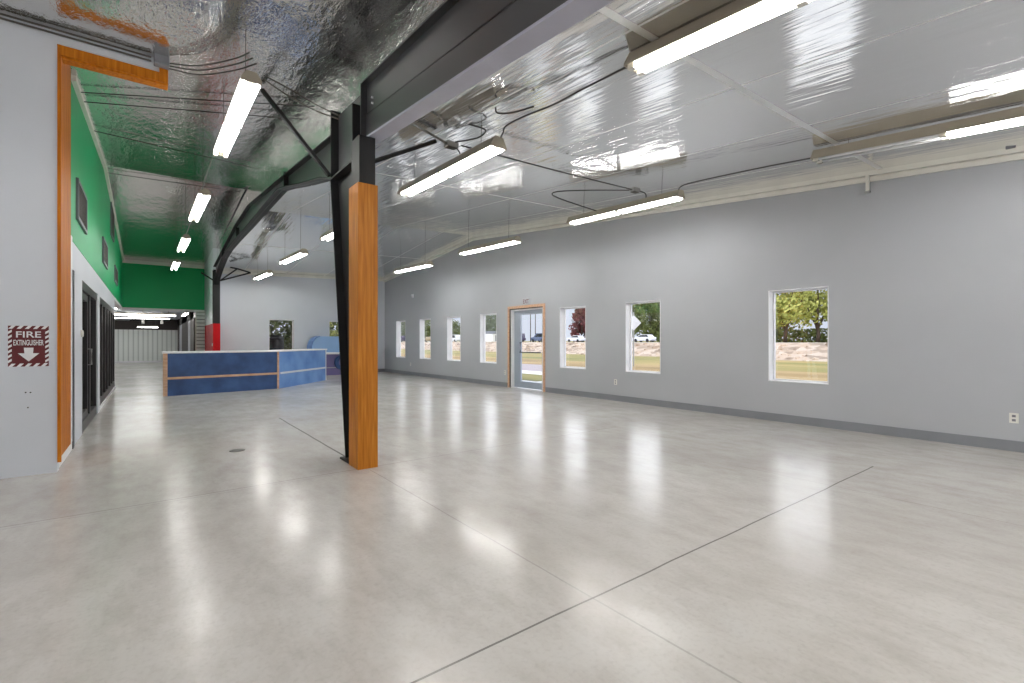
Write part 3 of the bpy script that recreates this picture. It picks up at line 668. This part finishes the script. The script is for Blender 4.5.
# ------------------------------------------------------------------ outdoors
def ground(name, label, cat, m, x0, x1, z0, z1, y0=-80, y1=220):
    return struct(MB().hexa([(x0, y0, z0-.3), (x1, y0, z1-.3), (x1, y1, z1-.3), (x0, y1, z0-.3), (x0, y0, z0), (x1, y0, z1), (x1, y1, z1), (x0, y1, z0)]).build(name, m), label, cat)
t = NT('dry lawn'); g = t.noise(.35, 6, (1, .25, 1))
M['lawn'] = t.pbr(t.ramp(g, [(.3, srgb(118, 118, 58)), (.5, srgb(148, 138, 78)), (.7, srgb(176, 152, 98))]), .9)
t = NT('tan dry grass'); g = t.noise(.35, 6, (1, .25, 1))
M['tan'] = t.pbr(t.ramp(g, [(.3, srgb(140, 116, 74)), (.5, srgb(164, 138, 92)), (.7, srgb(182, 156, 110))]), .9)
t = NT('rock bank'); g = t.n('ShaderNodeTexVoronoi'); g.inputs['Scale'].default_value = 1.2; t.l(t.coord(), g.inputs['Vector'])
M['rocks'] = t.pbr(t.mix(t.noise(.6, 4), t.ramp(g.outputs['Color'], [(.2, srgb(104, 90, 80)), (.45, srgb(190, 168, 150)), (.8, srgb(216, 202, 190))]), srgb(190, 170, 150)), .9)
M['pave'] = plain('pale driveway', srgb(176, 164, 168), .8)
M['road'] = plain('grey road', srgb(176, 174, 178), .8)
M['walk'] = plain('concrete walk', srgb(228, 225, 220), .8)
ground('sidewalk', 'concrete walk along the building', 'sidewalk', 'walk', XR+WT, 14.8, -.1, -.1)
ground('lawn_strip', 'grass strip outside the door', 'lawn', 'lawn', 11, 13.2, -.09, -.09, 13, 17.6)
ground('driveway', 'pale driveway outside the windows', 'driveway', 'pave', 14.8, 19, -.1, -.1)
ground('lawn', 'dry lawn below the rock bank', 'lawn', 'lawn', 24.5, 38, -.1, -.1)
ground('dry_lawn', 'tan dry grass beside the driveway', 'lawn', 'tan', 19, 24.5, -.1, -.1)
ground('rock_bank', 'rocky bank rising to the road', 'bank', 'rocks', 38, 43.5, -.1, 1.2)
ground('road', 'grey road on top of the bank', 'road', 'road', 43.5, 54, 1.2, 1.2)
ground('field', 'far field beyond the road', 'field', 'lawn', 54, 70, 1.2, 1.2)
ground('street', 'farther street where most cars drive', 'street', 'road', 70, 80, 1.2, 1.2)
ground('meadow', 'meadow behind the farther street', 'field', 'lawn', 80, 220, 1.2, 1.6, -80, 300)
struct(MB().box((-60, YE+.3, -.4), (XR+WT, 220, -.1)).box((XR-.1-8, YB+.3, -.4), (XR+WT, YE, -.1)).build('lawn_rear', 'lawn'), 'lawn behind the building', 'lawn')
b = MB()
for k in range(900):
    x = random.uniform(37.6, 43.4); y = random.uniform(-5, 130); z = -.1+max(0, (x-38))*1.3/5.5; s = random.uniform(.12, .34)
    m = Matrix.Translation((x, y, z)) @ Matrix.Rotation(random.random()*6, 4, 'Z')
    v = bmesh.ops.create_icosphere(b.bm, subdivisions=1, radius=s, matrix=m @ Matrix.Diagonal((1, random.uniform(.6, 1), random.uniform(.5, .8), 1)))['verts']
    for q in v: q.co += Vector((random.uniform(-.2, .2), random.uniform(-.2, .2), random.uniform(-.2, .2)))*s
tag(b.build('rubble', 'rocks'), 'pale rubble covering the bank below the road', 'rubble', kind='stuff')

LEAF = {}
def leafmat(n, c0, c1):
    t = NT(n); g = t.noise(1.5, 3)
    LEAF[n] = t.pbr(t.ramp(g, [(.3, c0), (.7, c1)]), .7)
leafmat('green leaves', srgb(142, 152, 72), srgb(202, 202, 116)); leafmat('dark green leaves', srgb(70, 84, 46), srgb(128, 138, 78))
leafmat('red leaves', srgb(86, 40, 50), srgb(156, 92, 92)); leafmat('yellow leaves', srgb(150, 148, 66), srgb(198, 188, 104))
leafmat('grey green leaves', srgb(92, 104, 86), srgb(140, 148, 120))
M['bark'] = plain('bark', srgb(74, 62, 54), .9)
def tree(name, label, x, y, z, h, r, trunk, leaf, n=900, shape='round', size=.35, group='trees outdoors'):
    o = thing(name, label, 'tree', (x, y, z), random.random()*6, group)
    b = MB(); tr = max(.03, r*.045)
    b.tube([(0, 0, 0), (.03*r, 0, trunk*.5), (0, .04*r, trunk), (0, 0, trunk+(h-trunk)*.6)], [tr*1.2, tr, tr*.85, tr*.3], 7)
    for k in range(6):
        a = k*1.05; b.tube([(0, 0, trunk*.8+.05*k), (math.cos(a)*r*.3, math.sin(a)*r*.3, trunk+(h-trunk)*.25), (math.cos(a)*r*.6, math.sin(a)*r*.6, trunk+(h-trunk)*.5)], [tr*.55, tr*.4, tr*.15], 5)
    b.build('trunk', 'bark', o)
    b = MB(); cl = []
    for k in range(40):
        a = random.random()*2*PI; f = random.random()
        if shape == 'cone': rr = r*(1-f)*.8*random.uniform(.5, 1); zz = trunk+(h-trunk)*f
        else: rr = r*.75*math.sqrt(max(.05, 1-(2*f-1)**2))*random.uniform(.3, 1); zz = trunk+(h-trunk)*(.1+.85*f)
        cl.append((Vector((rr*math.cos(a), rr*math.sin(a), zz)), r*random.uniform(.22, .4)*(1-.5*f if shape == 'cone' else 1)))
    for k in range(n):
        c, cr_ = random.choice(cl); d = Vector((random.gauss(0, 1), random.gauss(0, 1), random.gauss(0, 1))).normalized()*cr_*random.uniform(.5, 1.05)
        p = c+d; nrm = (d.normalized()+Vector((random.gauss(0, .6), random.gauss(0, .6), random.gauss(0, .6)))).normalized()
        u = nrm.orthogonal().normalized(); w = nrm.cross(u); s = size*random.uniform(.6, 1.2)
        b.bm.faces.new([b.bm.verts.new(p+u*s*.5), b.bm.verts.new(p+w*s*.32), b.bm.verts.new(p-u*s*.5), b.bm.verts.new(p-w*s*.32)])
    me = bpy.data.meshes.new('crown'); b.bm.to_mesh(me); b.bm.free(); me.materials.append(LEAF[leaf])
    c = bpy.data.objects.new('crown', me); COL.objects.link(c); c.parent = o; return o
TZ = 1.25
tree('broad_tree', 'broad green tree left in the nearest window', 58, 24.6, TZ, 11, 4.3, 1.7, 'green leaves', 6500, size=.42)
tree('broad_tree', 'broad green tree with thick trunk right in the nearest window', 68, 24.9, TZ, 13, 5.0, 2.0, 'green leaves', 7000, size=.5)
tree('broad_tree', 'dark green tree left behind the two broad trees', 83, 37.5, TZ, 12, 6, .4, 'dark green leaves', 4500, size=.6)
tree('broad_tree', 'dark green tree right behind the two broad trees', 83, 25, TZ, 12, 5.4, .4, 'dark green leaves', 4500, size=.6)
tree('red_tree', 'dark red pointed tree in the window beside the door', 88, 86.2, TZ, 11, 5.0, .5, 'red leaves', 6500, 'cone', size=.7)
tree('small_tree', 'small yellow green tree left of the red tree', 84, 93.0, TZ, 5, 3.0, .4, 'yellow leaves', 3000, size=.5)
tree('dark_tree', 'dark bushy tree behind the diamond road sign', 88, 71.5, TZ, 14, 6.4, .2, 'dark green leaves', 7500, size=.6)
tree('dark_tree', 'dark tree right of the diamond road sign', 101, 74.6, TZ, 14, 6.4, .2, 'dark green leaves', 7500, size=.65)
tree('dark_tree', 'olive green tree farthest right behind the road sign', 116, 81.5, TZ, 17, 7.2, .3, 'green leaves', 5500, size=.6)
tree('grey_tree', 'grey green tree seen through the window beyond the door', 90, 130, TZ, 12, 8.5, 1.5, 'grey green leaves', 4500, size=.7)
tree('round_tree', 'round dark tree in the third window from the corner', 84, 144.7, TZ, 6.5, 5, .6, 'dark green leaves', 3500, size=.6)
tree('round_tree', 'thin dark tree in the second window from the corner', 84, 164, TZ, 8.5, 4.5, 1.2, 'dark green leaves', 2500, size=.6)
tree('round_tree', 'grey green tree in the window closest to the corner', 84, 187, TZ, 10, 7, .6, 'grey green leaves', 3500, size=.7)
for k, (x, y, h, r, lf) in enumerate(((3.5, 21.9, 2.5, .6, 'dark green leaves'), (4.95, 21.9, 2.4, .6, 'dark green leaves'), (4.5, 24.0, 3.6, 1.0, 'dark green leaves'), (6.6, 23.0, 2.4, .8, 'green leaves'))):
    tree('shrub', ('dark shrub left in the end wall window', 'dark shrub right in the end wall window', 'taller dark shrub filling the middle of the end wall window', 'green shrub in the half hidden end wall window')[k], x, y, -.1, h, r, .3, lf, 900, size=.14, group='shrubs behind the end wall')
hb = MB()
for k in range(5000):
    p = Vector((random.uniform(2.9, 9), random.uniform(26, 27), random.uniform(-.1, 3.6))); n_ = Vector((random.gauss(0, 1), random.gauss(0, 1), random.gauss(0, 1))).normalized(); u = n_.orthogonal().normalized(); w = n_.cross(u); q_ = .22
    hb.bm.faces.new([hb.bm.verts.new(p+u*q_*.5), hb.bm.verts.new(p+w*q_*.4), hb.bm.verts.new(p-u*q_*.5), hb.bm.verts.new(p-w*q_*.4)])
tag(hb.build('hedge', LEAF['dark green leaves']), 'tall dark hedge behind the end wall shrubs', 'hedge')
bn = thing('waste_bin', 'dark cylindrical bin among shrubs behind the end wall', 'bin', (4.2, 21.4, -.1))
MB().lathe([(.24, 0), (.27, .05), (.27, 1.45), (.25, 1.5)]).build('bin_body', 'black', bn); MB().lathe([(.28, 1.5), (.28, 1.56), (.15, 1.68)]).build('lid', 'black', bn)
hd = MB()
for k in range(4000):
    p = Vector((random.uniform(69, 70), random.uniform(14, 50), TZ+random.uniform(.0, 1.7))); n_ = Vector((random.gauss(0, 1), random.gauss(0, 1), random.gauss(0, 1))).normalized(); u = n_.orthogonal().normalized(); w = n_.cross(u); s = .45
    hd.bm.faces.new([hd.bm.verts.new(p+u*s*.5), hd.bm.verts.new(p+w*s*.4), hd.bm.verts.new(p-u*s*.5), hd.bm.verts.new(p-w*s*.4)])
me = bpy.data.meshes.new('hedge'); hd.bm.to_mesh(me); hd.bm.free(); me.materials.append(LEAF['dark green leaves'])
hdo = bpy.data.objects.new('hedge', me); COL.objects.link(hdo); tag(hdo, 'clipped dark hedge under the two broad trees', 'hedge')
# road sign, poles, white shed
M['signback'] = plain('pale sign back', srgb(208, 208, 214), .4, .2)
rs = thing('road_sign', 'diamond road sign seen from behind through the second window', 'sign', (22, 17.45, -.1), -.6)
MB().tube([(0, .03, 0), (0, .03, 3.1)], .04, 6).build('sign_post', 'galv', rs)
MB().prism([(0, -.43), (.43, 0), (0, .43), (-.43, 0)], 'y', -.02, 0).xform(Matrix.Translation((0, 0, 2.48))).build('sign_plate', 'signback', rs)
for x, y, lb in ((60, 72.77, 'dark utility pole framed by the glass door'), (66, 78.4, 'thinner utility pole right in the glass door')):
    p = thing('utility_pole', lb, 'pole', (x, y, 1.2), group='utility poles')
    MB().tube([(0, 0, -.3), (0, 0, 9)], [.09, .07], 8).build('pole', 'bark', p); MB().box((-.08, -1.2, 8.2), (.08, 1.2, 8.35)).build('crossarm', 'bark', p)
sh = thing('shed', 'white low building beyond the window after the door', 'building', (84, 122, TZ), .6)
MB().box((-2.5, -2.2, 0), (2.5, 2.2, 2.4)).build('wall', 'white', sh); MB().prism([(-2.6, 2.4), (2.6, 2.4), (0, 3.3)], 'y', -2.4, 2.4).build('roof', 'grey_box', sh)
MB().box((-.5, -2.24, 0), (.5, -2.2, 2)).build('door', 'grey_box', sh)
# cars
def car(label, paint, x, y, z, rz, van=False):
    o = thing('car', label, 'car', (x, y, z), rz, 'cars on the road')
    Hh = 1.75 if van else 1.45
    MB().prism([(-2.2, .35), (-2.25, .75), (-2.1, .92), (-1.0, 1.0), (1.35, 1.0), (2.15, .9), (2.25, .6), (2.2, .32), (1.8, .28), (-1.8, .28)], 'y', -.88, .88).bevel(.05, 1).build('body', paint, o)
    if van: MB().prism([(-2.15, .95), (-2.0, Hh), (.6, Hh), (1.4, .98)], 'y', -.78, .78).bevel(.05, 1).build('cabin', paint, o)
    else: MB().prism([(-1.9, .95), (-1.3, Hh), (.3, Hh), (1.2, .98)], 'y', -.76, .76).bevel(.05, 1).build('cabin', paint, o)
    for s in (-1, 1):
        MB().prism([(-1.55, 1.02), (-1.2, Hh-.1), (.25, Hh-.1), (.95, 1.02)], 'y', s*.79, s*.775).build('side_window', 'car_glass', o)
        for xx in (-1.35, 1.35): MB().tube([(xx, s*.9, .33), (xx, s*.7, .33)], .33, 14).build('wheel', 'black', o)
M['car_white'] = plain('white car paint', srgb(225, 226, 232), .25); M['car_dark'] = plain('dark purple car paint', srgb(70, 62, 90), .25)
M['car_blue'] = plain('grey blue car paint', srgb(98, 112, 146), .25); M['car_tan'] = plain('tan car paint', srgb(170, 152, 120), .3)
RZ = PI/2
car('white car passing in the diamond sign window', 'car_white', 76, 57.8, 1.2, RZ)
car('white car below the red tree', 'car_white', 76, 76.2, 1.2, RZ)
car('dark purple car at the left in the door glass', 'car_dark', 60, 77.5, 1.2, RZ, True)
car('grey blue car at the right in the door glass', 'car_blue', 62, 72.0, 1.2, RZ, True)
car('white van in the third window from the corner', 'car_white', 60, 102, 1.2, RZ, True)
car('tan car in the second window from the corner', 'car_tan', 64, 125.1, 1.2, RZ)
car('blue car in the window closest to the corner', 'car_dark', 58, 129, 1.2, RZ, True)
